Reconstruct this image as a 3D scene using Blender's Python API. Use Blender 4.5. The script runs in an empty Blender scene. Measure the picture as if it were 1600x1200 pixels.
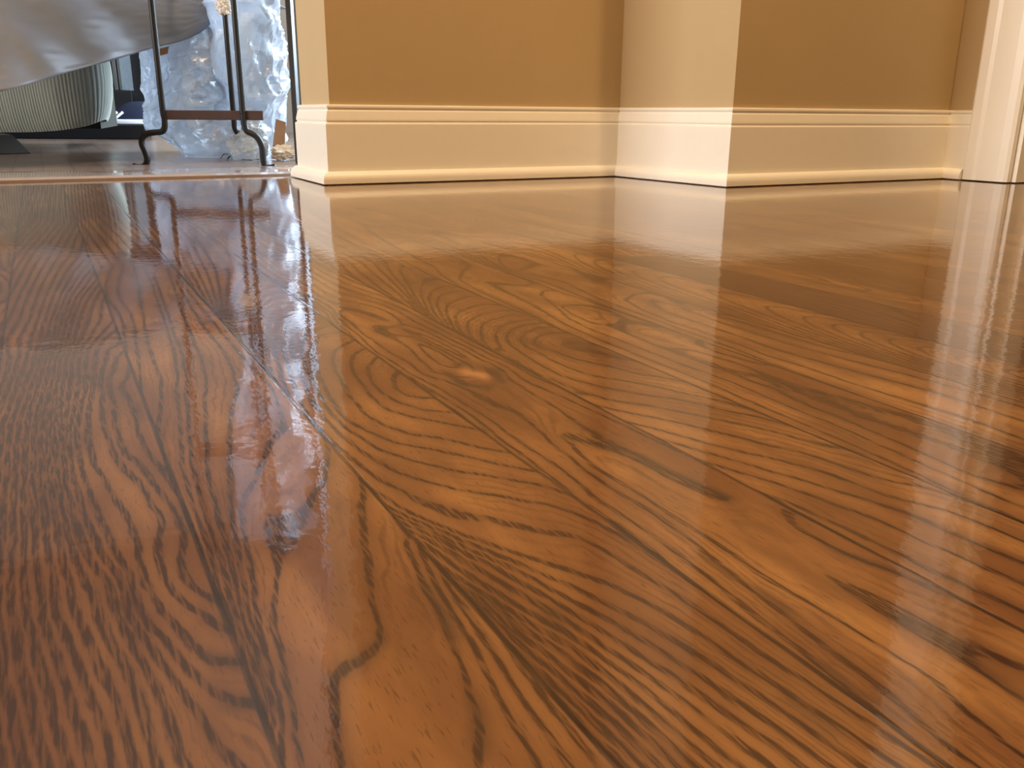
import bpy, bmesh, math, random
import numpy as np
from mathutils import Vector, noise as mn
from math import sin, cos, pi, radians, sqrt
random.seed(3); rng = np.random.default_rng(5)
S = bpy.context.scene; C = S.collection

# ------------------------------------------------------------------ camera
FPX, PITCH, ROLL, YAW, HC = 1361.43, .301043, .007552, .484095, .11785
Fv = Vector((sin(YAW)*cos(PITCH), cos(YAW)*cos(PITCH), -sin(PITCH)))
Rt = Vector((cos(YAW), -sin(YAW), 0)); Up = Rt.cross(Fv)
R2 = Rt*cos(ROLL)+Up*sin(ROLL); U2 = -Rt*sin(ROLL)+Up*cos(ROLL)
cam = bpy.data.cameras.new('camera'); co = bpy.data.objects.new('camera', cam); C.objects.link(co)
from mathutils import Matrix
m = Matrix((R2, U2, -Fv)).transposed().to_4x4(); m.translation = Vector((0, 0, HC)); co.matrix_world = m
cam.sensor_fit = 'HORIZONTAL'; cam.sensor_width = 36; cam.lens = 36*FPX/1600; cam.clip_start = .01
S.camera = co
S.view_settings.view_transform = 'Standard'; S.view_settings.look = 'None'; S.view_settings.gamma = 1
S.view_settings.exposure = 0.45; S.view_settings.use_curve_mapping = False
# ------------------------------------------------------------------ light
W = bpy.data.worlds.new('world'); S.world = W; W.use_nodes = True
bg = W.node_tree.nodes['Background']; bg.inputs[0].default_value = (.55, .75, 1, 1); bg.inputs[1].default_value = 1.2
def area(name, loc, rot, sx, sy, power, col, spread=180):
    l = bpy.data.lights.new(name, 'AREA'); l.shape = 'RECTANGLE'; l.size = sx; l.size_y = sy
    l.energy = power; l.color = col; l.spread = radians(spread)
    o = bpy.data.objects.new(name, l); o.location = loc; o.rotation_euler = rot; C.objects.link(o); return o
def lamp(name, loc, power, col, r=.05):
    l = bpy.data.lights.new(name, 'AREA'); l.shape = 'DISK'; l.size = 2*r; l.energy = power; l.color = col
    o = bpy.data.objects.new(name, l); o.location = loc; C.objects.link(o); return o
WARM = (1, .66, .33); COOL = (.62, .8, 1)
LAMPS = [(-.25, .40, 2.42, 30), (1.32, .10, 2.42, 21)]
for x, y, z, p in LAMPS: lamp('lamp_light', (x, y, z), p, WARM)
area('daylight_left', (-3.1, 1.85, 1.35), (0, -radians(90), 0), 1.3, 1.4, 90, (1, .96, .94))
area('daylight_far', (2.12, 3.0, 1.15), (0, radians(90), 0), 1.5, 1.4, 210, COOL)

def floor_at(x, y, z=0):
    d = Fv*FPX + R2*(x-800) - U2*(y-600); t = (z-HC)/d.z
    return d.x*t, d.y*t
Fh = Vector((sin(YAW), cos(YAW), 0))
def P(x, y, d):          # the place seen at pixel (x, y), d metres ahead
    v = Fv*FPX + R2*(x-800) - U2*(y-600); t = d/v.dot(Fh)
    return v*t + Vector((0, 0, HC))

# ------------------------------------------------------------------ materials
def mat(name):
    m = bpy.data.materials.new(name); m.use_nodes = True; return m, m.node_tree, m.node_tree.nodes['Principled BSDF']
def nmath(nt, op, a, b=None, c=None, clamp=False):
    n = nt.nodes.new('ShaderNodeMath'); n.operation = op; n.use_clamp = clamp
    for i, v in enumerate((a, b, c)):
        if v is None: continue
        if isinstance(v, (int, float)): n.inputs[i].default_value = v
        else: nt.links.new(v, n.inputs[i])
    return n.outputs[0]
def smooth(nt, v, a, b, lo=0., hi=1.):
    n = nt.nodes.new('ShaderNodeMapRange'); n.interpolation_type = 'SMOOTHSTEP'
    for i, x in enumerate((v, a, b, lo, hi)):
        if isinstance(x, (int, float)): n.inputs[i].default_value = x
        else: nt.links.new(x, n.inputs[i])
    return n.outputs[0]
def noise(nt, scale, detail=2, vec=None, rough=.5, stretch=None, obj=True):
    n = nt.nodes.new('ShaderNodeTexNoise'); n.inputs['Scale'].default_value = scale
    n.inputs['Detail'].default_value = detail; n.inputs['Roughness'].default_value = rough
    if vec is None:
        t = nt.nodes.new('ShaderNodeTexCoord'); vec = t.outputs['Object']
    if stretch:
        mp = nt.nodes.new('ShaderNodeMapping'); mp.inputs['Scale'].default_value = stretch
        nt.links.new(vec, mp.inputs[0]); vec = mp.outputs[0]
    nt.links.new(vec, n.inputs['Vector']); return n.outputs['Fac']
def mixc(nt, f, a, b, mode='MIX'):
    n = nt.nodes.new('ShaderNodeMix'); n.data_type = 'RGBA'; n.blend_type = mode
    for sock, v in ((n.inputs[0], f), (n.inputs[6], a), (n.inputs[7], b)):
        if isinstance(v, (int, float)): sock.default_value = v
        elif isinstance(v, tuple): sock.default_value = (*v, 1) if len(v) == 3 else v
        else: nt.links.new(v, sock)
    return n.outputs[2]
def bump(nt, h, strength, dist, normal=None):
    n = nt.nodes.new('ShaderNodeBump'); n.inputs['Strength'].default_value = strength; n.inputs['Distance'].default_value = dist
    nt.links.new(h, n.inputs['Height'])
    if normal is not None: nt.links.new(normal, n.inputs['Normal'])
    return n.outputs[0]
def simple(name, col, rough=.5, var=.08, scale=30, metal=0., bmp=0., coat=0.):
    m, nt, b = mat(name)
    n = noise(nt, scale, 3)
    lo = tuple(max(0, c*(1-var)) for c in col); hi = tuple(min(1, c*(1+var)) for c in col)
    nt.links.new(mixc(nt, n, lo, hi), b.inputs['Base Color'])
    b.inputs['Roughness'].default_value = rough; b.inputs['Metallic'].default_value = metal
    b.inputs['Coat Weight'].default_value = coat
    if bmp: nt.links.new(bump(nt, noise(nt, scale*6, 3), bmp, .001), b.inputs['Normal'])
    return m
M = {}
M['wall'] = simple('wall_paint', (.49, .36, .19), .75, .03, 12, bmp=.12)
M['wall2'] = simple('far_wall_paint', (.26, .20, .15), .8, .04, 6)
M['trim'] = simple('white_trim_paint', (.88, .83, .72), .32, .02, 40, bmp=.03)
M['ceiling'] = simple('ceiling_paint', (.75, .72, .66), .9, .02, 8)
M['iron'] = simple('wrought_iron', (.012, .011, .012), .42, .3, 60, metal=.3, bmp=.2)
M['bar'] = simple('rusty_flat_iron', (.05, .022, .014), .5, .3, 50, metal=.2, bmp=.2)
M['black'] = simple('dark_gap_black', (.006, .006, .008), .9)  # plain black of the blocks added for the dark gap
M['foot'] = simple('dark_foot_wood', (.06, .055, .05), .35, .3, 25)
M['navy'] = simple('navy_canvas', (.006, .011, .035), .8, .2, 80)
M['sole'] = simple('white_rubber', (.75, .78, .82), .6)
M['card'] = simple('cardboard', (.35, .20, .11), .85, .15, 40)
M['paper'] = simple('crumpled_paper', (.75, .68, .62), .8, .1, 30)
M['post'] = simple('grey_metal', (.09, .095, .10), .5, .15, 20)
M['postd'] = simple('dark_grey_metal', (.03, .03, .033), .5, .15, 20)
M['book'] = simple('grey_cover', (.07, .08, .085), .7, .3, 50)
M['olive'] = simple('dark_olive_upholstery', (.022, .022, .013), .9, .3, 90)
M['brass'] = simple('black_knob_metal', (.02, .02, .02), .3, metal=.8)

def ribbed():
    m, nt, b = mat('ribbed_upholstery')
    n = noise(nt, 9, 3); f = noise(nt, 900, 2)
    c = mixc(nt, n, (.20, .20, .155), (.30, .305, .25)); c = mixc(nt, nmath(nt, 'MULTIPLY', f, .25), c, (.12, .12, .09))
    nt.links.new(c, b.inputs['Base Color']); b.inputs['Roughness'].default_value = .95
    b.inputs['Sheen Weight'].default_value = .3
    return m
M['rib'] = ribbed()

def plastic(name, transp, tint, scale, rough=.22, BMP=.5):
    m, nt, b = mat(name); nt.nodes.remove(b); out = nt.nodes['Material Output']
    n1 = noise(nt, scale, 5, rough=.6)
    dif = nt.nodes.new('ShaderNodeBsdfDiffuse'); trl = nt.nodes.new('ShaderNodeBsdfTranslucent')
    gl = nt.nodes.new('ShaderNodeBsdfGlossy'); tr = nt.nodes.new('ShaderNodeBsdfTransparent')
    col = mixc(nt, n1, tuple(c*.82 for c in tint), tint)
    nt.links.new(col, dif.inputs[0]); nt.links.new(col, trl.inputs[0]); gl.inputs['Roughness'].default_value = rough
    tr.inputs[0].default_value = (.9, .93, .95, 1)
    nb = bump(nt, n1, BMP, .01)
    for s in (dif, gl): nt.links.new(nb, s.inputs['Normal'])
    m1 = nt.nodes.new('ShaderNodeMixShader'); m1.inputs[0].default_value = .55
    nt.links.new(dif.outputs[0], m1.inputs[1]); nt.links.new(trl.outputs[0], m1.inputs[2])
    m2 = nt.nodes.new('ShaderNodeMixShader'); nt.links.new(smooth(nt, n1, .3, .75, transp*.5, min(1, transp*1.6)), m2.inputs[0])
    nt.links.new(m1.outputs[0], m2.inputs[1]); nt.links.new(tr.outputs[0], m2.inputs[2])
    m3 = nt.nodes.new('ShaderNodeMixShader'); lw = nt.nodes.new('ShaderNodeFresnel'); lw.inputs[0].default_value = 1.5
    nt.links.new(nb, lw.inputs['Normal'])
    nt.links.new(lw.outputs[0], m3.inputs[0]); nt.links.new(m2.outputs[0], m3.inputs[1]); nt.links.new(gl.outputs[0], m3.inputs[2])
    nt.links.new(m3.outputs[0], out.inputs[0]); return m
M['sheet'] = plastic('plastic_sheeting', .08, (.38, .39, .45), 7, .35, .15)
M['bag'] = plastic('thin_plastic_film', .16, (.74, .79, .86), 14, .18)

M['scrap'] = plastic('clear_plastic_scrap', .12, (.86, .90, .94), 40, .12)
# ------------------------------------------------------------------ floor wood
def wood():
    m, nt, b = mat('oiled_oak_boards')
    def at(n):
        a = nt.nodes.new('ShaderNodeAttribute'); a.attribute_name = n; return a.outputs['Fac']
    ph, gr, u, tint, stain, wid, coord = at('phase'), at('grad'), at('across'), at('tint'), at('stain'), at('width'), None
    wv = nt.nodes.new('ShaderNodeAttribute'); wv.attribute_name = 'woodpos'; wvec = wv.outputs['Vector']
    w1 = noise(nt, 120, 3, wvec, stretch=(1, .35, 1))
    w2 = noise(nt, 520, 2, wvec, stretch=(1, .35, 1))
    wob = nmath(nt, 'ADD', nmath(nt, 'MULTIPLY', nmath(nt, 'SUBTRACT', w1, .5), .0022), nmath(nt, 'MULTIPLY', nmath(nt, 'SUBTRACT', w2, .5), .0011))
    t = nmath(nt, 'ADD', ph, nmath(nt, 'MULTIPLY', wob, gr))
    fr = nmath(nt, 'FRACT', t)
    # signed: fraction since the last line; dark pores at the line, fading on one side
    near = nmath(nt, 'ABSOLUTE', nmath(nt, 'SUBTRACT', nmath(nt, 'FRACT', nmath(nt, 'ADD', t, .5)), .5))
    dist = nmath(nt, 'DIVIDE', near, gr)
    wn = nmath(nt, 'MULTIPLY', wid, nmath(nt, 'ADD', .45, nmath(nt, 'MULTIPLY', noise(nt, 60, 2, wvec, stretch=(1, .3, 1)), 1.5)))
    line = smooth(nt, dist, nmath(nt, 'MULTIPLY', wn, .35), nmath(nt, 'MULTIPLY', wn, 1.25), 1., 0.)
    pore = smooth(nt, noise(nt, 1000, 2, wvec, stretch=(1, .085, 1)), .36, .58, .48, 1.)
    line = nmath(nt, 'MULTIPLY', line, pore)
    halo = nmath(nt, 'MULTIPLY', smooth(nt, dist, 0., nmath(nt, 'MULTIPLY', wn, 3.4), 1., 0.), .30)
    fleck = smooth(nt, noise(nt, 1500, 2, wvec, stretch=(1, .10, 1)), .57, .70, 0., .46)
    # finer rings between the strong ones
    t2 = nmath(nt, 'ADD', nmath(nt, 'MULTIPLY', t, 3.), nmath(nt, 'MULTIPLY', w1, 1.2))
    near2 = nmath(nt, 'ABSOLUTE', nmath(nt, 'SUBTRACT', nmath(nt, 'FRACT', t2), .5))
    fine_ = nmath(nt, 'MULTIPLY', smooth(nt, near2, .05, .30, .50, 0.), smooth(nt, noise(nt, 26, 3, wvec, stretch=(1, .3, 1)), .40, .62))
    fine_ = nmath(nt, 'MULTIPLY', fine_, pore)
    dark = nmath(nt, 'MAXIMUM', nmath(nt, 'MAXIMUM', line, fine_), nmath(nt, 'MAXIMUM', halo, fleck))
    big = noise(nt, 16, 4, wvec, stretch=(1, .3, 1), rough=.6)
    mid = noise(nt, 55, 3, wvec, stretch=(1, .25, 1))
    c = mixc(nt, smooth(nt, big, .3, .7), (.145, .055, .0165), (.300, .143, .045))
    c = mixc(nt, smooth(nt, mid, .36, .66, 0., .70), c, (.105, .038, .012))
    # board tint: positive = darker, redder
    c = mixc(nt, nmath(nt, 'MULTIPLY', tint, 1., clamp=True), c, (.085, .034, .018))
    c = mixc(nt, nmath(nt, 'MULTIPLY', dark, .93), c, (.026, .009, .0045))
    c = mixc(nt, nmath(nt, 'MULTIPLY', stain, nmath(nt, 'ADD', .6, nmath(nt, 'MULTIPLY', w1, .5)), clamp=True), c, (.030, .016, .010))
    c = mixc(nt, nmath(nt, 'MULTIPLY', nmath(nt, 'MULTIPLY', stain, -1.), 1., clamp=True), c, (.36, .17, .065))
    e = nmath(nt, 'MULTIPLY', nmath(nt, 'MINIMUM', u, nmath(nt, 'SUBTRACT', 1., u)), .0563)
    seamn = noise(nt, 30, 3, wvec, stretch=(.2, 1, 1))
    seam = nmath(nt, 'MULTIPLY', smooth(nt, e, .0004, .0012, 1., 0.), smooth(nt, seamn, .35, .65, .55, 1.))
    c = mixc(nt, seam, c, (.016, .006, .0035))
    nt.links.new(c, b.inputs['Base Color'])
    b.inputs['Roughness'].default_value = .55; b.inputs['Specular IOR Level'].default_value = .15
    b.inputs['Coat Weight'].default_value = 1.; b.inputs['Coat IOR'].default_value = 1.54; b.inputs['Coat Roughness'].default_value = .035
    # lacquer: long low swells, brush ripple and sunken pores
    g = nt.nodes.new('ShaderNodeNewGeometry'); pos = g.outputs['Position']
    s1 = noise(nt, 22, 2, pos, stretch=(1, .6, 1)); s2 = noise(nt, 300, 4, pos, stretch=(1, .6, 1))
    h = nmath(nt, 'ADD', nmath(nt, 'MULTIPLY', s1, .00006), nmath(nt, 'MULTIPLY', s2, .000030))
    h = nmath(nt, 'ADD', h, nmath(nt, 'MULTIPLY', noise(nt, 75, 2, pos, stretch=(1, .8, 1)), .00009))
    h = nmath(nt, 'SUBTRACT', h, nmath(nt, 'MULTIPLY', dark, .0000045))
    h = nmath(nt, 'SUBTRACT', h, nmath(nt, 'MULTIPLY', seam, .00003))
    nb = bump(nt, h, 1., 1.)
    nt.links.new(nb, b.inputs['Coat Normal'])
    return m
M['wood'] = wood()

# ------------------------------------------------------------------ mesh helpers
def tag(o, label=None, cat=None, group=None, kind=None):
    if label: o['label'] = label
    if cat: o['category'] = cat
    if group: o['group'] = group
    if kind: o['kind'] = kind
    return o
def obj(name, bm, m, parent=None, smooth_=False, bevel=0, loc=None):
    me = bpy.data.meshes.new(name); bmesh.ops.recalc_face_normals(bm, faces=bm.faces[:]); bm.to_mesh(me); bm.free()
    if smooth_:
        for p in me.polygons: p.use_smooth = True
    o = bpy.data.objects.new(name, me); C.objects.link(o); me.materials.append(m)
    if bevel:
        b = o.modifiers.new('bevel', 'BEVEL'); b.width = bevel; b.segments = 3; b.limit_method = 'ANGLE'
    if parent:
        o.parent = parent; o.matrix_parent_inverse = parent.matrix_basis.inverted()
    return o
def empty(name, loc, label, cat, group=None):
    o = bpy.data.objects.new(name, None); o.location = loc; o.empty_display_size = .05; C.objects.link(o)
    return tag(o, label, cat, group)
def box(bm, a, b):
    x0, y0, z0 = a; x1, y1, z1 = b
    v = [bm.verts.new(p) for p in ((x0, y0, z0), (x1, y0, z0), (x1, y1, z0), (x0, y1, z0), (x0, y0, z1), (x1, y0, z1), (x1, y1, z1), (x0, y1, z1))]
    for f in ((0, 3, 2, 1), (4, 5, 6, 7), (0, 1, 5, 4), (1, 2, 6, 5), (2, 3, 7, 6), (3, 0, 4, 7)): bm.faces.new([v[i] for i in f])
def boxm(a, b):
    bm = bmesh.new(); box(bm, a, b); return bm
def catmull(pts, n):
    pts = [Vector(p) for p in pts]; q = [pts[0]*2-pts[1]]+pts+[pts[-1]*2-pts[-2]]; out = []
    for i in range(1, len(q)-2):
        a, b, c, d = q[i-1:i+3]
        for k in range(n):
            t = k/n
            out.append(.5*((2*b)+(c-a)*t+(2*a-5*b+4*c-d)*t*t+(3*b-a-3*c+d)*t**3))
    out.append(q[-2]); return out
def tube(bm, pts, r, seg=10, sub=6):
    pts = catmull(pts, sub) if sub else [Vector(p) for p in pts]
    rr = r if callable(r) else (lambda t: r)
    rings = []; n = None
    for i, p in enumerate(pts):
        t = (pts[min(i+1, len(pts)-1)]-pts[max(i-1, 0)]).normalized()
        if n is None: n = t.orthogonal().normalized()
        n = (n-t*n.dot(t)).normalized(); b2 = t.cross(n); R = rr(i/(len(pts)-1))
        rings.append([bm.verts.new(p+(n*cos(a)+b2*sin(a))*R) for a in (2*pi*k/seg for k in range(seg))])
    for a, b2 in zip(rings, rings[1:]):
        for k in range(seg): bm.faces.new((a[k], a[(k+1) % seg], b2[(k+1) % seg], b2[k]))
    bm.faces.new(rings[0]); bm.faces.new(rings[-1])
def grid(bm, F, nu, nv, wrap=False):
    V = [[bm.verts.new(F(i/(nu-(0 if wrap else 1)), j/(nv-1))) for j in range(nv)] for i in range(nu)]
    for i in range(nu if wrap else nu-1):
        for j in range(nv-1):
            a, b2 = V[i], V[(i+1) % nu]; bm.faces.new((a[j], b2[j], b2[j+1], a[j+1]))
    return V

# ------------------------------------------------------------------ grain of the boards near the camera
PITCHB, X0 = .0563, .025       # board width; seam 0
# board -> lines: (ring number, [(px, py) ...]) read off where each grain line lies on the floor
G = {}
G[0] = [
(0, [(210,645),(215,675),(225,697),(240,717),(252,730)]),
(0, [(200,592),(192,598),(190,606),(196,612)]),
(1, [(192,550),(181,560),(179,575),(172,588),(172,610),(179,635),(180,655),(185,680),(197,710),(215,722),(230,740),(237,755),(250,770),(272,797),(287,833),(283,883),(300,917),(329,933),(346,942)]),
(2, [(185,537),(170,547),(164,565),(160,582),(158,600),(161,617),(160,645),(162,665),(172,690),(182,715),(192,730),(212,750),(227,765),(237,790),(254,812),(246,854),(254,888),(267,917),(292,946),(317,958),(354,983)]),
(3, [(175,520),(160,532),(150,552),(148,575),(147,600),(141,625),(136,650),(137,675),(140,700),(147,725),(160,745),(170,760),(182,785),(200,812),(212,838),(219,875),(227,908),(246,942),(275,979),(304,1012),(333,1033),(371,1033)]),
(4, [(178,500),(160,520),(140,542),(133,570),(136,587),(130,625),(127,640),(122,655),(120,675),(122,700),(127,725),(132,750),(142,775),(160,815),(180,860),(205,905),(214,940),(225,980),(250,988),(275,1018),(300,1048),(337,1082),(362,1095),(400,1100)]),
(5, [(187,900),(200,940),(220,982),(237,1015),(262,1045),(282,1075),(307,1107),(325,1140),(345,1170),(370,1195)]),
(6, [(160,900),(180,950),(202,1000),(222,1035),(240,1062),(257,1105),(270,1137),(277,1170),(292,1198)]),
(8, [(152,435),(130,462),(115,495),(105,532),(95,565),(90,600),(83,640),(76,670),(75,700),(78,750),(84,800),(92,850),(104,900),(115,950),(140,1000),(165,1060),(190,1120),(207,1190)]),
(12, [(137,400),(115,425),(95,460),(80,500),(72,532),(62,565),(52,595),(42,625),(30,660),(27,700),(24,760),(20,820),(17,900),(17,950),(25,1000),(34,1045),(48,1100),(70,1190)]),
(16, [(110,350),(90,380),(65,420),(45,460),(30,500),(10,532)])]
G[1] = [
(0, [(205,490),(211,520),(214,540),(216,557),(218,582),(220,600),(223,640),(235,700)]),
(1, [(212,432),(219,470),(226,512),(231,532),(236,555),(244,577),(250,592),(251,617),(250,640),(247,660),(250,700),(275,760),(300,830)]),
(2, [(227,422),(240,450),(250,480),(262,515),(270,540),(275,565),(277,587),(277,625),(281,645),(284,675),(285,700),(285,730),(300,780),(325,850),(345,930)]),
(3, [(240,430),(262,490),(272,525),(285,555),(291,585),(291,620),(294,650),(296,690),(300,725),(312,770),(330,830),(360,930)]),
(4, [(262,420),(290,500),(314,560),(321,585),(322,610),(319,625),(322,660),(324,690),(325,725),(328,757),(340,800),(350,842),(372,920),(395,1000),(420,1090)]),
(5, [(275,440),(305,490),(320,512),(340,537),(355,557),(365,582),(372,610),(364,632),(359,655),(357,685),(359,730),(360,765),(364,810),(375,880),(388,960),(405,1040),(430,1130)]),
(6, [(330,500),(380,560),(420,600),(432,620),(444,667),(422,687),(412,717),(400,750),(382,780),(376,800),(380,825),(386,862),(395,900),(400,950),(412,1030),(430,1100),(440,1180)]),
(7, [(512,700),(511,735),(507,755),(492,770),(487,787),(475,800),(457,837),(447,855),(435,875),(432,897),(430,935),(430,965),(440,1017),(445,1035),(452,1090),(460,1150),(468,1195)]),
(8, [(567,755),(567,775),(565,795),(567,820),(570,850),(577,882),(577,907),(582,937),(590,967),(595,997),(575,1025),(555,1037),(530,1052),(520,1070),(522,1112),(524,1152),(530,1195)]),
(7.5, [(535,745),(522,800),(507,900),(510,960),(490,1000),(480,1050),(490,1110),(500,1180)]),
(8.5, [(600,790),(612,850),(630,930),(640,1000),(630,1080),(650,1190)]),
(9, [(615,810),(633,830),(647,845),(657,875),(662,910),(685,950),(700,982),(710,1012),(722,1042),(740,1100),(745,1125),(750,1190)]),
(10, [(650,850),(690,930),(740,1010),(775,1090),(812,1150),(840,1195)])]
G[2] = [
(0, [(624,580),(616,590),(617,602),(627,615),(647,620)]),
(1, [(587,560),(577,570),(576,585),(582,600),(595,612),(620,628),(660,640),(690,643)]),
(2, [(567,546),(552,555),(549,570),(557,590),(567,600),(580,620),(605,640),(650,652),(700,662),(735,668)]),
(3, [(547,534),(525,547),(519,562),(525,580),(537,600),(550,622),(570,645),(600,665),(640,678),(700,687),(755,700)]),
(4, [(500,524),(490,540),(487,555),(492,570),(500,590),(515,620),(535,650),(570,672),(620,692),(680,703),(737,715),(790,728)]),
(5, [(505,512),(480,522),(472,535),(472,550),(480,575),(495,605),(512,640),(545,672),(590,702),(650,722),(720,737),(790,748),(840,757)]),
(6, [(498,500),(475,507),(457,520),(455,540),(460,560),(472,590),(490,630),(520,668),(560,702),(620,738),(700,762),(780,775),(860,790)]),
(7, [(492,491),(467,497),(447,510),(442,525),(444,550),(455,590),(472,635),(500,672),(535,705),(590,747),(660,782),(740,805),(830,825),(900,838)]),
(8, [(486,484),(460,487),(437,500),(430,515),(431,555),(445,605),(470,655),(505,700),(560,752),(640,802),(720,835),(800,862),(880,888),(950,912),(1060,970),(1180,1050),(1300,1130),(1400,1195)]),
(9, [(478,477),(450,480),(427,490),(416,520),(420,570),(435,615)]),
(10, [(470,467),(445,470),(420,480),(405,500),(405,540),(415,575),(430,600)]),
(12, [(440,455),(415,462),(398,480),(390,510),(395,550),(410,580)]),
(15, [(372,410),(385,432),(372,445),(362,480),(360,510),(375,550)]),
(18, [(300,380),(320,420),(332,450),(340,480),(352,505)]),
(11, [(640,820),(700,850),(760,880),(850,930),(980,1010),(1110,1095),(1240,1190)]),
(14, [(700,893),(780,945),(880,1003),(1000,1095),(1110,1190)]),
(17, [(760,960),(860,1045),(950,1120),(1020,1190)])]
G[3] = [
(3, [(750,562),(725,547),(700,535),(675,522),(650,512),(630,506),(610,508),(595,514),(615,527),(637,542),(650,555),(662,567),(677,582)]),
(2.5, [(650,530),(690,548),(730,572)]),
(2.5, [(945,722),(1000,752),(1060,778),(1120,805)]),
(3, [(1137,780),(1100,765),(1050,748),(1012,727),(975,708),(945,702),(925,692),(900,685),(875,682),(890,692),(907,712),(925,727),(950,742),(987,765),(1020,787),(1062,814),(1097,836),(1147,867),(1183,893),(1229,922),(1284,954),(1348,991),(1412,1032),(1467,1064),(1495,1097),(1560,1150)]),
(4, [(530,491),(550,505),(567,522),(587,535),(610,552),(637,565),(662,585),(690,592),(720,605),(755,622),(787,635),(817,650),(827,660),(850,680),(870,700),(895,715),(912,732),(965,768),(1020,800),(1092,856),(1160,910),(1240,972),(1330,1040),(1420,1110),(1500,1180)]),
(5, [(545,512),(562,525),(587,550),(612,564),(637,582),(680,604),(720,627),(760,652),(800,682),(840,708),(887,740),(930,777),(987,814),(1050,858),(1130,922),(1220,992),(1320,1070),(1440,1170)]),
(6, [(600,565),(650,595),(700,625),(732,645),(762,667),(787,690),(812,708),(860,745),(905,780),(1000,845),(1100,928),(1200,1004),(1320,1096),(1425,1180)]),
(2.4, [(1180,800),(1250,850),(1330,890),(1420,930)]),
(3, [(1240,822),(1300,855),(1350,877),(1400,895),(1480,930)]),
(2.5, [(800,590),(900,640),(1000,692),(1100,745)]),
(2, [(1394,968),(1458,991),(1504,1030),(1550,1062),(1596,1090)]),
(4, [(470,440),(500,463),(530,478),(600,500),(700,548),(780,585)]),
(6, [(430,430),(480,465),(520,490)])]
G[4] = [
(-1, [(900,547),(937,552),(957,557),(1000,565),(1040,578)]),
(0, [(882,520),(860,520),(842,526),(835,532),(840,540),(855,546),(875,552),(895,560),(950,572),(1000,585),(1035,590),(1085,600)]),
(1, [(870,511),(842,512),(822,520),(812,530),(820,540),(840,550),(865,564),(895,577),(925,587),(970,594),(1020,603),(1057,612),(1095,620),(1140,630),(1177,640)]),
(2, [(850,504),(822,507),(800,515),(790,527),(795,537),(810,548),(840,568),(880,588),(945,606),(1000,616),(1070,626),(1107,635),(1150,645),(1187,652),(1222,662)]),
(3, [(837,499),(805,502),(782,510),(774,523),(777,535),(790,549),(820,572),(860,594),(900,609),(950,624),(1000,632),(1040,639),(1075,646),(1130,657),(1200,672),(1237,682),(1275,693),(1330,704),(1385,725)]),
(4, [(825,494),(800,492),(767,500),(753,507),(752,520),(756,535),(770,552),(800,575),(850,605),(900,624),(960,640),(1040,656),(1095,669),(1150,682),(1200,695),(1250,707),(1300,722),(1350,740),(1395,753),(1440,760)]),
(5, [(810,485),(780,486),(750,492),(732,502),(731,515),(737,530),(750,548),(790,580),(840,612),(900,638),(960,655),(1040,674),(1120,697),(1200,715),(1250,727),(1300,742),(1350,760),(1387,775),(1425,785),(1475,797),(1500,805),(1550,825),(1600,845)]),
(6, [(785,476),(750,476),(720,485),(712,495),(715,510),(727,530),(750,556),(790,588),(860,632),(920,655),(980,672),(1060,694),(1140,717),(1200,735),(1272,757),(1347,779),(1425,805),(1475,828),(1525,850),(1600,880)]),
(7, [(755,461),(722,465),(700,475),(696,487),(705,507),(720,528),(745,556),(790,595),(860,642),(920,668),(980,688),(1060,710),(1140,733),(1200,751),(1262,772),(1305,789),(1350,804),(1412,832),(1450,850),(1500,870),(1600,912)]),
(8, [(735,454),(710,455),(687,462),(682,475),(690,492),(704,514),(1000,705),(1060,722),(1120,744),(1160,760),(1230,785),(1282,808),(1325,827),(1375,852),(1420,873),(1475,900),(1530,925),(1600,958)]),
(9, [(720,449),(695,447),(675,455),(669,467),(678,487),(694,510)]),
(10, [(690,437),(667,437),(658,447),(660,467),(670,488),(685,507)]),
(11, [(625,425),(635,438),(647,460),(660,482),(677,503)]),
(13, [(592,420),(615,442),(638,465),(664,492)]),
(15, [(560,424),(590,447),(622,470),(650,492)])]
G[5] = [
(0, [(1030,510),(1000,506),(975,505),(966,508),(975,518),(995,527),(1017,537),(1040,545),(1075,558),(1115,573),(1160,590),(1200,605),(1250,628),(1325,658),(1445,710),(1520,742)]),
(-.5, [(1010,518),(1050,532),(1100,550),(1160,568)]),
(0, [(1090,548),(1140,562),(1200,586),(1250,612),(1282,625),(1325,641),(1375,660),(1437,680),(1500,702),(1550,722),(1600,745)]),
(0, [(905,477),(885,477),(878,480),(890,489),(920,503),(940,507)]),
(1, [(850,455),(845,462),(860,472),(890,498),(930,518),(970,532),(1010,548),(1060,567),(1115,587),(1160,604),(1220,630),(1300,662),(1400,706),(1480,742)]),
(2, [(825,447),(765,442),(790,456),(830,475),(880,505),(930,528),(990,552),(1050,576),(1110,600),(1160,622),(1230,652),(1320,690),(1420,735)]),
(3, [(720,430),(718,437),(750,455),(810,482),(870,512),(930,540),(990,563),(1050,588),(1110,612),(1180,642)]),
(4, [(690,430),(720,448),(790,482),(860,517),(930,550),(1000,578),(1070,605)])]
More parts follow.
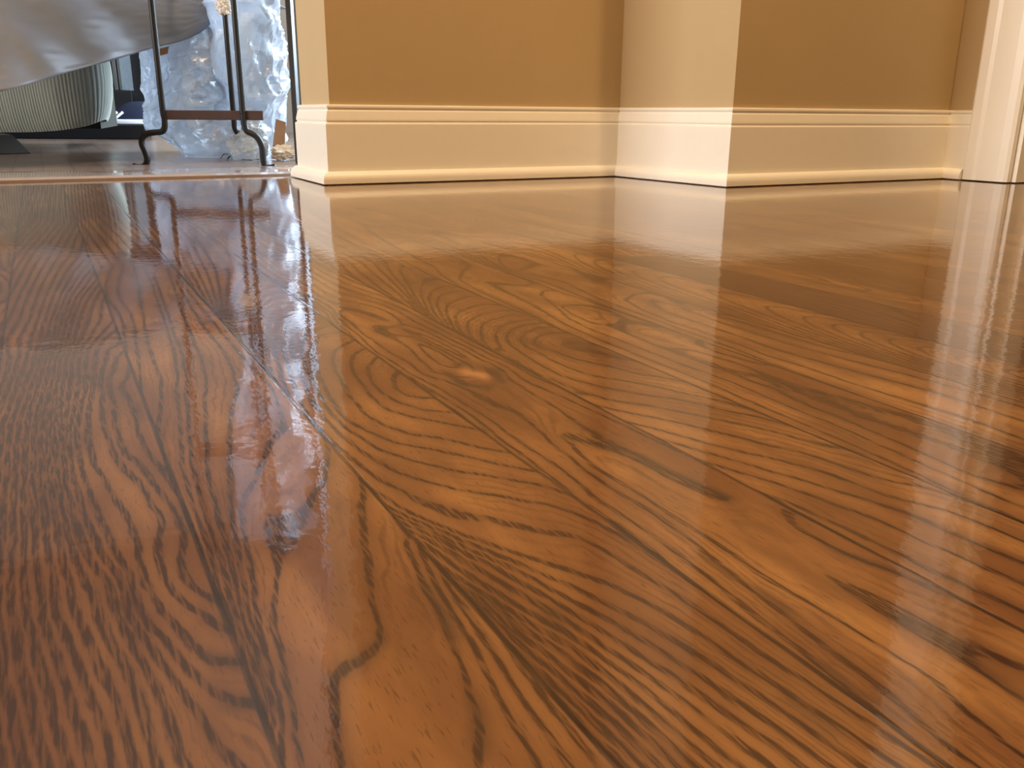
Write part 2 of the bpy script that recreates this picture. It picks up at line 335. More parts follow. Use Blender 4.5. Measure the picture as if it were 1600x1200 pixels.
G[6] = [
(0, [(1065,478),(1062,468),(1040,460),(1020,456),(990,460),(977,470),(1012,488),(1050,503),(1090,516),(1140,533),(1200,556),(1260,574),(1325,597),(1400,620),(1440,632)]),
(-1, [(1022,468),(1020,475),(1040,487),(1075,499),(1115,512),(1150,523),(1200,542),(1262,560),(1325,577),(1400,597),(1450,610)]),
(-2, [(1067,480),(1090,490),(1120,502),(1160,514),(1200,527),(1250,542),(1315,560),(1375,575)]),
(-3, [(1110,490),(1160,504),(1220,522),(1300,545)]),
(1, [(900,450),(925,462),(960,476),(1000,491),(1050,509),(1100,527),(1160,550),(1230,577),(1310,606),(1400,640)]),
(1, [(850,400),(880,412),(910,428),(930,436)]),
(0, [(790,418),(810,422),(840,413),(820,405),(790,398)]),
(2, [(760,410),(800,425),(850,440),(920,468)])]
def tps_fit(P_, v, lam=1e-4):
    n = len(P_); r2 = ((P_[:, None]-P_[None])**2).sum(-1); K = .5*r2*np.log(r2+1e-12)
    A = np.zeros((n+3, n+3)); A[:n, :n] = K+lam*np.eye(n); A[:n, n] = 1; A[:n, n+1:] = P_; A[n, :n] = 1; A[n+1:, :n] = P_.T
    w = np.linalg.solve(A, np.concatenate([v, np.zeros(3)])); return w
def tps_eval(w, P_, Q):
    out = np.empty(len(Q)); n = len(P_)
    for s in range(0, len(Q), 8000):
        q = Q[s:s+8000]; r2 = ((q[:, None]-P_[None])**2).sum(-1)
        out[s:s+8000] = (.5*r2*np.log(r2+1e-12))@w[:n]+w[n]+q@w[n+1:]
    return out
AN = .45
def fit_board(k):
    P_, v = [], []
    for ring, line in G[k]:
        W_ = [floor_at(*p) for p in line]
        for (a, b), (c, d) in zip(W_, W_[1:]):
            L = math.hypot(c-a, (d-b)*AN); n = max(1, int(L/.0035))
            for i in range(n):
                t = i/n; P_.append((a+(c-a)*t, (b+(d-b)*t)*AN)); v.append(ring)
        P_.append((W_[-1][0], W_[-1][1]*AN)); v.append(ring)
    P_ = np.array(P_)*20; v = np.array(v, float)
    return P_, tps_fit(P_, v, 2e-3)
FIT = {k: fit_board(k) for k in G}
RANGE = {k: (min(floor_at(*p)[1] for _, l in G[k] for p in l), max(floor_at(*p)[1] for _, l in G[k] for p in l)) for k in G}
# dark or pale patches of their own shape: (strength, radius in m, [(px, py) ...])
STAIN = [(.9, .0019, [(965,698),(1000,712),(1050,738),(1100,760),(1135,776)]), (.6, .0012, [(880,682),(925,692),(960,702)]),
 (.75, .0016, [(1275,692),(1315,699),(1345,709)]), (.55, .0016, [(1130,628),(1172,640)]),
 (.85, .0014, [(1310,862),(1350,876),(1398,893)]), (.6, .0020, [(1410,968),(1470,995),(1520,1035),(1590,1085)]),
 (.8, .0010, [(1205,779),(1240,797),(1270,812)]), (.7, .0016, [(330,1030),(372,1035)]), (.6, .0016, [(330,935),(350,945),(358,985)]),
 (.6, .0017, [(360,1100),(400,1098)]), (.55, .0022, [(665,915),(690,950),(705,990)]), (.5, .0022, [(742,1110),(748,1160)]),
 (.5, .0020, [(562,1032),(595,1000)]), (.5, .0018, [(520,1060),(535,1050)]), (.95, .0030, [(700,583),(716,595)]), (.95, .0030, [(728,601),(755,603)]),
 (.95, .0030, [(774,578),(780,594)]), (.5, .0022, [(710,572),(730,566)]), (-.9, .0042, [(733,583),(752,586)]),
 (.8, .0014, [(597,514),(612,511),(632,507)]), (.7, .0011, [(655,602),(680,617)]), (.7, .0010, [(665,605),(672,612)]), (.75, .0010, [(750,660),(760,676)]),
 (.8, .0014, [(966,820),(985,842)]), (.55, .0018, [(1100,870),(1140,900)]), (.6, .0020, [(1190,925),(1225,950)]),
 (.55, .0022, [(885,530),(900,529)]), (.35, .008, [(665,432),(668,440)]), (.5, .0026, [(625,413),(643,421)]), (.4, .006, [(630,428),(640,442)]),
 (.6, .0016, [(435,665),(446,668)]), (.45, .0022, [(215,632),(222,655)]), (.75, .0012, [(252,733),(264,742)]),
 (.35, .006, [(965,415),(1010,410)]), (.35, .004, [(810,420),(850,432)]), (.45, .0032, [(960,510),(976,516)]), (.5, .0028, [(1020,472),(1028,480)]), (.5, .0026, [(1064,470),(1068,478)]),
 (.5, .0018, [(1236,1096),(1300,1140)]), (.7, .0012, [(1405,1125),(1370,1100),(1330,1072),(1290,1040)]), (.4, .003, [(860,965),(875,960)]), (.35, .005, [(730,930),(760,940)])]
STW = [(s, r, [floor_at(*p) for p in l]) for s, r, l in STAIN]
TINT = {-3: .3, -2: .42, -1: .40, 0: .34, 1: .10, 2: .05, 3: .02, 4: .04, 5: 0, 6: .06, 7: -.02, 8: .95, 9: .16, 10: .02, 11: .26, 12: .08}
WID = {-1: .0012, 0: .00135, 1: .0010, 2: .00115, 3: .00095, 4: .00120, 5: .00100, 6: .00110}
def build_floor():
    ys_f = np.concatenate([np.arange(-3.2, .04, .12), np.arange(.05, .45, .0016), np.arange(.45, .9, .0035), np.arange(.9, 1.75, .012)])
    vs, fs = [], []; A = {k: [] for k in ('phase', 'grad', 'across', 'tint', 'stain', 'width')}; WP = []; off = 0
    for k in range(-58, 29):
        fine = -2 <= k <= 8
        ys = ys_f if -6 <= k <= 28 else np.concatenate([np.arange(-3.2, 1.75, .15), [1.7385]])
        if -6 <= k <= 28 and not fine: ys = np.concatenate([ys_f[ys_f < .04], np.arange(.05, .45, .008), np.arange(.45, .9, .008), np.arange(.9, 1.75, .012)])
        ys = ys[ys <= 1.7385]
        nu = 36 if fine else (12 if -6 <= k <= 28 else 3)
        r = np.random.default_rng(100+k)
        us = np.linspace(0, 1, nu); U, Y = np.meshgrid(us, ys); X = X0+(k-1+U)*PITCHB
        Xf, Yf = X.ravel(), Y.ravel()
        # plain sawn default: rings round a pith that wanders along the board
        j = r.uniform(-.3, 1.3); sc = r.uniform(280, 420); yo = r.uniform(-1.2, 1.2)
        dep = .018+.05*np.abs(Yf-yo)+.006*np.sin(Yf*r.uniform(4, 9)+r.uniform(0, 6))+.003*np.sin(Yf*r.uniform(20, 30))
        base = sc*np.sqrt(((U.ravel()-j)*PITCHB)**2+dep**2)+.5*np.sin(Yf*r.uniform(10, 18)+U.ravel()*2)
        ph = base.copy()
        kk = k                         # board k lies between seams k-1 and k
        if kk in FIT:
            P_, w = FIT[kk]; lo, hi = RANGE[kk]
            Yc = np.clip(Yf, lo-.03, hi+.03)
            tp = tps_eval(w, P_, np.stack([Xf, Yc*AN], 1)*20)
            tp = tp+(Yf-Yc)*4
            ph = tp
        ph2 = ph.reshape(U.shape)
        gy = np.gradient(ph2, ys, axis=0); gx = np.gradient(ph2, (us[1]-us[0])*PITCHB, axis=1)
        g = np.sqrt(gx**2+gy**2).ravel(); g = np.clip(g, 70, 900)
        st = np.zeros(len(Xf))
        if fine:
            for s, rad, L in STW:
                d = np.full(len(Xf), 9.)
                for (a, b), (c, e) in zip(L, L[1:]):
                    vx, vy = c-a, e-b; t = np.clip(((Xf-a)*vx+(Yf-b)*vy)/(vx*vx+vy*vy), 0, 1)
                    # patches are drawn out along the board
                    d = np.minimum(d, np.hypot(Xf-a-t*vx, (Yf-b-t*vy)*.45))
                st += s*np.exp(-(d/rad)**2*1.2)*(np.abs(Xf-(X0+(k-.5)*PITCHB)) < .0283)
        tn = np.full(len(Xf), TINT.get(kk, r.uniform(-.05, .30)))
        # end joints between two boards of a row
        if kk == 7: tn[Yf < .327] = .30
        if kk == 8: tn[Yf > .62] = .25
        if kk in (10, 13, 15, 18): tn[Yf > r.uniform(.8, 1.3)] += .12
        n = len(Xf); nr = len(ys)
        vs.append(np.stack([Xf, Yf, np.zeros(n)], 1))
        idx = np.arange(n).reshape(nr, nu)+off
        fs.append(np.stack([idx[:-1, :-1], idx[:-1, 1:], idx[1:, 1:], idx[1:, :-1]], -1).reshape(-1, 4)); off += n
        for nme, arr in (('phase', ph), ('grad', g), ('across', U.ravel()), ('tint', tn), ('stain', st), ('width', np.full(n, WID.get(kk, .0008)))): A[nme].append(arr)
        WP.append(np.stack([Xf, Yf, np.full(n, k*.37)], 1))
    V = np.concatenate(vs); F_ = np.concatenate(fs)
    me = bpy.data.meshes.new('floor'); me.vertices.add(len(V)); me.vertices.foreach_set('co', V.ravel().astype(np.float32))
    me.loops.add(F_.size); me.loops.foreach_set('vertex_index', F_.ravel().astype(np.int32))
    me.polygons.add(len(F_)); me.polygons.foreach_set('loop_start', (np.arange(len(F_))*4).astype(np.int32))
    me.update(calc_edges=True)
    for nme in A:
        a = me.attributes.new(nme, 'FLOAT', 'POINT'); a.data.foreach_set('value', np.concatenate(A[nme]).astype(np.float32))
    a = me.attributes.new('woodpos', 'FLOAT_VECTOR', 'POINT'); a.data.foreach_set('vector', np.concatenate(WP).ravel().astype(np.float32))
    o = bpy.data.objects.new('floor', me); C.objects.link(o); me.materials.append(M['wood'])
    return tag(o, kind='structure')
build_floor()
def struct(name, bm, m, bevel=0, sm=False):
    o = obj(name, bm, m, bevel=bevel, smooth_=sm); return tag(o, kind='structure')

# ------------------------------------------------------------------ walls
XE, Y1, X2, X2B, Y3, X4, YB, HT = .437, 1.493, 1.045, 1.020, 1.194, 1.598, 1.672, 2.44
XL, YR, YF = -3.2, -3.2, 5.4
bm = bmesh.new()
path = [(XE, YB), (XE, Y1), (X2B, Y1), (X2, Y3), (X4, Y3), (X4+.12, Y3), (X4+.12, YB)]
lo = [bm.verts.new((x, y, 0)) for x, y in path]; hi = [bm.verts.new((x, y, HT)) for x, y in path]
for i in range(len(path)): bm.faces.new((lo[i], lo[(i+1) % len(path)], hi[(i+1) % len(path)], hi[i]))
bm.faces.new(hi); bm.faces.new(lo[::-1])
struct('wall_back', bm, M['wall'])
DY1, DY0 = 1.052, .29           # door opening on the right wall
bm = bmesh.new(); box(bm, (X4, DY1, 0), (X4+.12, Y3, HT)); box(bm, (X4, YR, 0), (X4+.12, DY0, HT)); box(bm, (X4, DY0, 2.04), (X4+.12, DY1, HT))
struct('wall_right', bm, M['wall'])
struct('wall_rear', boxm((XL-.12, YR-.12, 0), (X4+.12, YR, HT)), M['wall'])
# left wall with a window opening
WY0, WY1, WZ0, WZ1 = 1.15, 2.55, .6, 2.1
bm = bmesh.new()
box(bm, (XL-.12, YR, 0), (XL, WY0, HT)); box(bm, (XL-.12, WY1, 0), (XL, YF, HT)); box(bm, (XL-.12, WY0, 0), (XL, WY1, WZ0)); box(bm, (XL-.12, WY0, WZ1), (XL, WY1, HT))
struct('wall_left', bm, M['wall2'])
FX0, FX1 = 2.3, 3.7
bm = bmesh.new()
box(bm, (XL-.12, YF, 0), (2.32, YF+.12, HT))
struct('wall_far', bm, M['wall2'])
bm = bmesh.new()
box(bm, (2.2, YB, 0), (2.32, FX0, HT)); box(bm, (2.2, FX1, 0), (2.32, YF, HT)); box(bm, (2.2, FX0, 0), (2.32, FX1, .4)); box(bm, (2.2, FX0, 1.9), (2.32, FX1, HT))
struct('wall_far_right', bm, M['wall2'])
struct('wall_header_blocker', boxm((XL, Y1, 2.05), (XE-.001, YB, HT)), M['wall'])  # unseen header, added above the opening to block lamp light
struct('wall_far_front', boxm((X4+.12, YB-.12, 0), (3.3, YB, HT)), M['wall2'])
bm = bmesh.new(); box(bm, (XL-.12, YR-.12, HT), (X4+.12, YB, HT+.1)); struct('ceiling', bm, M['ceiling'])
M['ceiling2'] = simple('dimmed_far_ceiling', (.26, .20, .14), .9, .02, 8)  # far ceiling darkened in colour to dim its reflection in the floor
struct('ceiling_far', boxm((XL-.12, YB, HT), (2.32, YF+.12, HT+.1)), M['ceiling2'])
def window(name, a, b, axis):
    bm = bmesh.new(); (x0, y0, z0), (x1, y1, z1) = a, b; t = .05
    if axis == 'x':
        for s in ((y0, z0, y0+t, z1), (y1-t, z0, y1, z1), (y0, z0, y1, z0+t), (y0, z1-t, y1, z1), ((y0+y1)/2-t/2, z0, (y0+y1)/2+t/2, z1), (y0, (z0+z1)/2-t/2, y1, (z0+z1)/2+t/2)):
            box(bm, (x0, s[0], s[1]), (x1, s[2], s[3]))
    else:
        for s in ((x0, z0, x0+t, z1), (x1-t, z0, x1, z1), (x0, z0, x1, z0+t), (x0, z1-t, x1, z1), ((x0+x1)/2-t/2, z0, (x0+x1)/2+t/2, z1), (x0, (z0+z1)/2-t/2, x1, (z0+z1)/2+t/2)):
            box(bm, (s[0], y0, s[1]), (s[2], y1, s[3]))
    return struct(name, bm, M['trim'])
window('window_1', (XL-.09, WY0, WZ0), (XL-.05, WY1, WZ1), 'x')
window('window_2', (2.25, FX0, .4), (2.29, FX1, 1.9), 'x')

# baseboard and shoe moulding, swept with mitres
PROF = [(0, .130), (.0045, .130), (.0062, .1285), (.0065, .1255), (.0048, .1235), (.0046, .1215), (.0066, .1195), (.0080, .113), (.0092, .107), (.0094, .1045), (.0080, .1025), (.0082, .1008), (.0108, .0995), (.0112, .0975), (.0112, .0), (0, .0)]
SHOE = [(.0112, .0012), (.0112, .0215)]+[(.0112+.0115*sin(a), .0075+.0140*cos(a)) for a in np.linspace(0.12, pi/2, 8)]+[(.0228, .0022), (.0218, .0012)]
def sweep(path, prof, i):
    def offs(j, d):
        p = Vector(path[j]); ns = []
        for a, b in ((j-1, j), (j, j+1)):
            if a < 0 or b >= len(path): continue
            t = (Vector(path[b])-Vector(path[a])).normalized(); ns.append(Vector((t.y, -t.x)))
        n = ns[0] if len(ns) == 1 else (ns[0]+ns[1])/(1+ns[0].dot(ns[1]))
        return p+n*d
    bm = bmesh.new(); R = []
    for j in (i, i+1):
        R.append([bm.verts.new((*offs(j, d), z)) for d, z in prof])
    for k in range(len(prof)-1): bm.faces.new((R[0][k], R[0][k+1], R[1][k+1], R[1][k]))
    bm.faces.new(R[0]); bm.faces.new(R[1][::-1]); return bm
bp = [(XE+.3, YB), (XE, YB), (XE, Y1), (X2B, Y1), (X2, Y3), (X4, Y3), (X4, 1.136)]
# walk so that the room lies on the right-hand side of each leg
nm = ['baseboard_stub_rear', 'baseboard_stub', 'baseboard_back_left', 'baseboard_jog', 'baseboard_back_right', 'baseboard_right']
for i in range(6):
    o = struct(nm[i], sweep(bp, PROF, i), M['trim'])
    struct('trim_%d' % (i+2), sweep(bp, SHOE, i), M['trim'])

# right-hand door and its casing
CY0, CY1 = 1.140, 1.045
bm = bmesh.new()
prof = [(0, 0), (.010, 0), (.014, .006), (.016, .020), (.0165, .060), (.0185, .068), (.019, .085), (.015, .090), (0, .090)]
R = [[bm.verts.new((X4-d, CY1+w, z)) for d, w in prof] for z in (.002, 2.13)]
for k in range(len(prof)-1): bm.faces.new((R[0][k], R[0][k+1], R[1][k+1], R[1][k]))
bm.faces.new(R[0]); bm.faces.new(R[1][::-1])
box(bm, (X4-.016, DY0-.085, 2.045), (X4, CY1+.09, 2.13)); box(bm, (X4-.016, DY0-.085, .002), (X4, DY0+.005, 2.045))
struct('trim_1', bm, M['trim'])
bm = bmesh.new()
box(bm, (X4+.002, DY1-.016, .002), (X4+.12, DY1-.0005, 2.04)); box(bm, (X4+.002, DY0+.0005, .002), (X4+.12, DY0+.016, 2.04)); box(bm, (X4+.002, DY0, 2.022), (X4+.12, DY1, 2.038))
struct('trim_8', bm, M['trim'])
# door leaf swung away into the dim room beyond
hx, hy = X4+.125, DY0+.018
def leaf(bm, a, b):          # a, b: (along the leaf, through it, height)
    (u0, w0, z0), (u1, w1, z1) = a, b
    box(bm, (hx+u0, hy+w0, z0), (hx+u1, hy+w1, z1))
bm = bmesh.new(); Ld = .72
leaf(bm, (0, .006, .012), (Ld, .030, 2.018))
for w0, w1 in ((0, .007), (.029, .036)):
    for u0, u1 in ((0, .10), (Ld-.10, Ld), (Ld/2-.05, Ld/2+.05)): leaf(bm, (u0, w0, .012), (u1, w1, 2.018))
    for z0, z1 in ((.012, .22), (.90, 1.05), (1.90, 2.018)): leaf(bm, (0, w0, z0), (Ld, w1, z1))
door = struct('door_1', bm, M['trim'], bevel=.002)
bm = bmesh.new(); tube(bm, [(hx+Ld-.06, hy+.036, .95), (hx+Ld-.06, hy+.06, .95), (hx+Ld-.06, hy+.085, .95), (hx+Ld-.06, hy+.095, .95)], lambda t: .010+.02*math.exp(-((t-.8)/.15)**2), 16)
hk = obj('door_knob', bm, M['brass'], door, True)
bm = bmesh.new(); box(bm, (X4+.045, DY1-.027, .002), (X4+.085, DY1-.016, 2.03)); box(bm, (X4+.045, DY0+.016, .002), (X4+.085, DY0+.027, 2.03))
struct('trim_10', bm, M['trim'])
bm = bmesh.new(); xa, xb = X4+.12, 3.2
box(bm, (xb, -1.2, 0), (xb+.1, YB-.12, HT)); box(bm, (xa, YB-.25, 0), (xb, YB-.12, HT)); box(bm, (xa, -1.2, 0), (xb, -1.1, HT))
struct('wall_beyond_door', bm, M['wall'])
struct('floor_beyond_door', boxm((xa, -1.2, -.03), (xb, YB-.12, -.001)), M['foot'])
struct('ceiling_beyond_door', boxm((xa, -1.2, HT), (xb, YB-.12, HT+.1)), M['ceiling'])

# threshold and the floor of the far room
M['saddle'] = simple('oak_threshold', (.30, .22, .17), .25, .15, 30, coat=.8)
bm = bmesh.new()
y0, y1 = 1.7390, 1.935
pr = [(y0, 0), (y0, .0040), (y0+.012, .0075), (y0+.06, .009), (y1-.06, .009), (y1-.012, .0075), (y1, .003), (y1, 0)]
R = [[bm.verts.new((x, y, z-.001)) for y, z in pr] for x in (XL, XE+.60)]
for k in range(len(pr)-1): bm.faces.new((R[0][k], R[0][k+1], R[1][k+1], R[1][k]))
struct('trim_9', bm, M['saddle'])
def farwood():
    m, nt, b = mat('dusty_far_boards')
    n = noise(nt, 40, 4, stretch=(1, .12, 1)); n2 = noise(nt, 5, 4)
    t = nt.nodes.new('ShaderNodeTexCoord'); sp = nt.nodes.new('ShaderNodeSeparateXYZ'); nt.links.new(t.outputs['Object'], sp.inputs[0])
    fr = nmath(nt, 'FRACT', nmath(nt, 'DIVIDE', sp.outputs[0], .0563)); e = nmath(nt, 'ABSOLUTE', nmath(nt, 'SUBTRACT', fr, .5))
    c = mixc(nt, n, (.14, .075, .045), (.24, .15, .10)); c = mixc(nt, smooth(nt, n2, .35, .7, 0., .5), c, (.30, .25, .22))
    c = mixc(nt, smooth(nt, e, .47, .495, 0., .8), c, (.03, .02, .015))
    nt.links.new(c, b.inputs['Base Color']); b.inputs['Roughness'].default_value = .28; b.inputs['Coat Weight'].default_value = .4; b.inputs['Coat Roughness'].default_value = .18
    return m
struct('floor_far', boxm((XL, 1.935, -.03), (2.32, YF, 0)), farwood())
struct('floor_base', boxm((XL-.1, YR-.1, -.06), (X4+.12, 1.94, -.004)), M['saddle'])

# ceiling lamps
for i, (x, y, z, p) in enumerate(LAMPS):
    r = empty('ceiling_lamp', (x, y, HT-.001), ['recessed ceiling lamp left of the camera', 'recessed ceiling lamp right of the camera'][i], 'lamp', 'recessed ceiling lamps')
    bm = bmesh.new()
    grid(bm, lambda u, v: Vector((x+(.055+.03*v)*cos(2*pi*u), y+(.055+.03*v)*sin(2*pi*u), HT-.001-.012*math.sin(pi*v))), 32, 6, True)
    obj('lamp_rim', bm, M['trim'], r, True)

# ------------------------------------------------------------------ iron rack
def leg_pts(px_pts, d): return [P(x, y, d) for x, y in px_pts]
fl = Vector((*floor_at(226, 257), 0)); fr_ = Vector((*floor_at(414, 259), 0))
dl = fl.dot(Fh); dr = fr_.dot(Fh); dm = (dl+dr)/2
rack = empty('iron_stand', (fl+fr_)/2, 'black wrought iron stand with curled feet and flat brown crossbar', 'stand')
def rleg(name, x_top, pts, d, top=1.0):
    # foot outline first, then a plumb upright
    q = [P(x, y, d) for x, y in pts]
    t = q[-1].copy(); t.z = top
    mid = [q[-1].lerp(t, k) for k in (.25, .5, .75)]
    bm = bmesh.new(); tube(bm, q+mid+[t], lambda t_: .0068, 10, 6); return obj(name, bm, M['iron'], rack, True)
rleg('leg', 0, [(208,259),(216,261),(226,259),(230,250),(227,238),(222,226),(222,216),(230,209),(242,207),(252,206),(257,200),(257,185),(253,160)], dl)
rleg('leg', 0, [(431,260),(421,262),(414,259),(411,246),(409,228),(402,215),(394,209),(386,205),(382,196),(380,180),(378,160)], dr)
dk = dl+.20
rleg('leg', 0, [(384,212),(378,211),(371,207),(367,200),(366,190),(365,175),(363,155)], dk)
def flatbar(name, a, b, h, t, m_):
    a, b = Vector(a), Vector(b); dirn = (b-a).normalized(); n = Vector((-dirn.y, dirn.x, 0)).normalized()*t; u = Vector((0, 0, h))
    bm = bmesh.new(); v = [bm.verts.new(p+sx*n*.5+sz*u*.5) for p in (a, b) for sx, sz in ((-1, -1), (1, -1), (1, 1), (-1, 1))]
    for f in ((0, 1, 2, 3), (7, 6, 5, 4), (0, 4, 5, 1), (1, 5, 6, 2), (2, 6, 7, 3), (3, 7, 4, 0)): bm.faces.new([v[i] for i in f])
    return obj(name, bm, m_, rack, bevel=.0008)
zb = P(330, 180, dm).z
A_ = P(258, 180, dl); B_ = P(411, 180, dr); A_.z = B_.z = zb
flatbar('crossbar', A_, B_, .0205, .004, M['bar'])
for z in (.385, .70): 
    a = P(252, 160, dl); b = P(379, 160, dr); a.z = b.z = z; flatbar('crossbar', a, b, .020, .004, M['bar'])
    c = P(363, 155, dk); c.z = z; flatbar('crossbar', b, c, .014, .004, M['iron']); flatbar('crossbar', a, c, .014, .004, M['iron'])
# crumpled white wad caught on the rear upright
def lump(bm, c, r, amp, freq, nu=48, nv=32, squash=(1, 1, 1), seed=0., zmin=None):
    def F(u, v):
        th = 2*pi*u; ph = pi*v
        d = Vector((sin(ph)*cos(th), sin(ph)*sin(th), cos(ph)))
        n = 0
        q = d*freq+Vector((seed, seed*1.7, -seed))
        vr = mn.voronoi(q)[0]; n = (vr[1]-vr[0])
        vr2 = mn.voronoi(q*2.3)[0]; n2 = vr2[1]-vr2[0]
        k = 1+amp*(n-.35)+amp*.45*(n2-.35)+amp*.6*mn.noise(q*.6)
        p = Vector((d.x*squash[0], d.y*squash[1], d.z*squash[2]))*r*k+c
        if zmin is not None and p.z < zmin: p.z = zmin+.15*(p.z-zmin)*0
        return p
    grid(bm, F, nu, nv, True)
bm = bmesh.new(); lump(bm, P(350, 10, dk), .020, .5, 2.2)
tag(obj('paper_wad', bm, M['paper'], smooth_=False), 'small crumpled white wad on the rear upright of the iron stand', 'wad')

# ------------------------------------------------------------------ sofa under plastic
ds = 2.62
sofa = empty('sofa', Vector((P(60, 200, ds).x, P(60, 200, ds).y, 0)), 'grey-green ribbed sofa on a dark block foot under the plastic sheet', 'sofa')
def ribs():
    bm = bmesh.new()
    cols = [(-330, 208, 2.62), (-160, 209, 2.62), (0, 207, 2.62), (60, 206, 2.62), (100, 203, 2.62), (135, 197, 2.64), (155, 190, 2.67), (163, 187, 2.72), (166, 188, 2.82), (167, 190, 3.05)]
    base = catmull([P(x, y, d) for x, y, d in cols], 40)
    nrm = []
    for i, p in enumerate(base):
        t = (base[min(i+1, len(base)-1)]-base[max(i-1, 0)]); t.z = 0; t.normalize(); nrm.append(Vector((t.y, -t.x, 0)))
    s = 0; arc = [0]
    for a, b in zip(base, base[1:]): s += math.hypot(b.x-a.x, b.y-a.y); arc.append(s)
    # resample evenly so every rib is round
    N = int(s/.0016); out = []
    for i in range(N+1):
        t = s*i/N; k = max(0, min(len(arc)-2, int(np.searchsorted(arc, t))-1)); f = (t-arc[k])/max(1e-9, arc[k+1]-arc[k])
        out.append((base[k].lerp(base[k+1], f), nrm[k].lerp(nrm[k+1], f), t))
    def F(u, v):
        p, n, t = out[int(round(u*N))]
        zb_, zt = p.z, .40
        bulge = .030*math.sin(pi*min(1, v*1.15))**.7 if v < .87 else .02*(1-v)/.13
        r = .0022*abs(math.sin(pi*t/.0082))+.0012*mn.noise(Vector((t*40, v*8, 0)))
        q = p+n*(bulge+r); q.z = zb_+(zt-zb_)*v; return q
    grid(bm, F, N+1, 26); return bm
obj('upholstered_base', ribs(), M['rib'], sofa, True)
p0 = P(167, 190, 3.05); 
bm = bmesh.new(); q1, q2, q3, q4 = P(-330, 200, 2.72), P(158, 200, 2.80), P(184, 200, 3.35), P(-250, 200, 3.35)
lo = [bm.verts.new((q.x, q.y, .064)) for q in (q1, q2, q3, q4)]; hi = [bm.verts.new((q.x, q.y, .39)) for q in (q1, q2, q3, q4)]
bm.faces.new(lo[::-1]); bm.faces.new(hi)
for i in range(4): bm.faces.new((lo[i], lo[(i+1) % 4], hi[(i+1) % 4], hi[i]))
obj('body', bm, M['olive'], sofa)
# dark block foot
bm = bmesh.new()
fa = [P(-40, 240, 2.20), P(48, 238, 2.20)]
x0, y0 = floor_at(-60, 243); x1, y1 = floor_at(50, 240)
u_ = Vector((x1-x0, y1-y0, 0)); n_ = Vector((-u_.y, u_.x, 0)).normalized(); o0 = Vector((x0, y0, 0)); h_ = .052
b_ = [o0, o0+u_, o0+u_+n_*.16, o0+n_*.16]; t_ = [o0+u_*.05+n_*.015, o0+u_*.78+n_*.015, o0+u_*.93+n_*.15, o0+u_*.05+n_*.15]
vb = [bm.verts.new(p+Vector((0, 0, .0005))) for p in b_]; vt = [bm.verts.new(p+Vector((0, 0, h_))) for p in t_]
bm.faces.new(vb[::-1]); bm.faces.new(vt)
for i in range(4): bm.faces.new((vb[i], vb[(i+1) % 4], vt[(i+1) % 4], vt[i]))
obj('foot', bm, M['foot'], sofa, bevel=.003)
# added black blocks behind the sofa, standing in for the dark gap
def slab(x0, x1, d0, d1, z0, z1):
    bm = bmesh.new(); q = [P(x0, 200, d0), P(x1, 200, d0), P(x1, 200, d1), P(x0, 200, d1)]
    lo = [bm.verts.new((p.x, p.y, z0)) for p in q]; hi = [bm.verts.new((p.x, p.y, z1)) for p in q]
    bm.faces.new(lo[::-1]); bm.faces.new(hi)
    for i in range(4): bm.faces.new((lo[i], lo[(i+1) % 4], hi[(i+1) % 4], hi[i]))
    return bm
tag(obj('dark_gap_low', slab(-300, 226, 3.85, 4.32, .001, .060), M['black'], bevel=.004), 'low black block added for the dark gap behind the ribbed sofa', 'dark_gap_low')
tag(obj('dark_gap_mid', slab(120, 212, 4.14, 4.30, .061, .205), M['black'], bevel=.004), 'black block added for the dark gap, under the grey books', 'dark_gap_mid')

tag(obj('dark_gap_tall', slab(100, 236, 4.36, 4.46, .001, .80), M['black'], bevel=.004), 'tall black block added for the dark gap behind the grey books, left of the plastic bag', 'dark_gap_tall')  # darkness behind the books, made as an added black block
# sneaker in the gap
sp = P(194, 196, 3.95); sp.z = .0615
shoe = empty('sneaker', sp, 'navy and white low shoe with thick white sole on the low black block', 'shoe')
ax = Rt.copy(); ay = Fh.copy()
def place(p): return sp+ax*p[0]+ay*p[1]+Vector((0, 0, p[2]))
bm = bmesh.new()
def Fs(u, v):
    th = 2*pi*u; L = .125; w = .045*(1-.25*cos(th)) ; x = L*cos(th); y = w*sin(th)
    toe = .012*max(0, -cos(th))**2
    k = [1, 1.03, 1.03, .99][int(round(v*3))]; z = [0, .004, .016, .020][int(round(v*3))]
    return place((x*k, y*k, z+toe))
V = grid(bm, Fs, 40, 4, True); bm.faces.new([r[0] for r in V]); bm.faces.new([r[3] for r in V][::-1])
obj('sole', bm, M['sole'], shoe, True)
bm = bmesh.new()
def Fu(u, v):
    th = 2*pi*u; x = .118*cos(th); y = .041*(1-.25*cos(th))*sin(th)
    hgt = .022+.055*(.5+.5*math.tanh((x+.02)*22))
    k = 1-.45*v*v
    return place((x*(1-.25*v*v)+.012*v, y*k, .018+hgt*math.sin(v*pi/2)+.010*max(0, -cos(th))**2))
V = grid(bm, Fu, 40, 10, True); bm.faces.new([r[-1] for r in V])
obj('upper', bm, M['navy'], shoe, True)
for dx in (-.058, -.034, -.010):
    bm = bmesh.new(); tube(bm, [place((dx, -.057, .024)), place((dx+.012, -.054, .034)), place((dx+.03, -.044, .050))], .0055, 8); obj('stripe', bm, M['sole'], shoe, True)
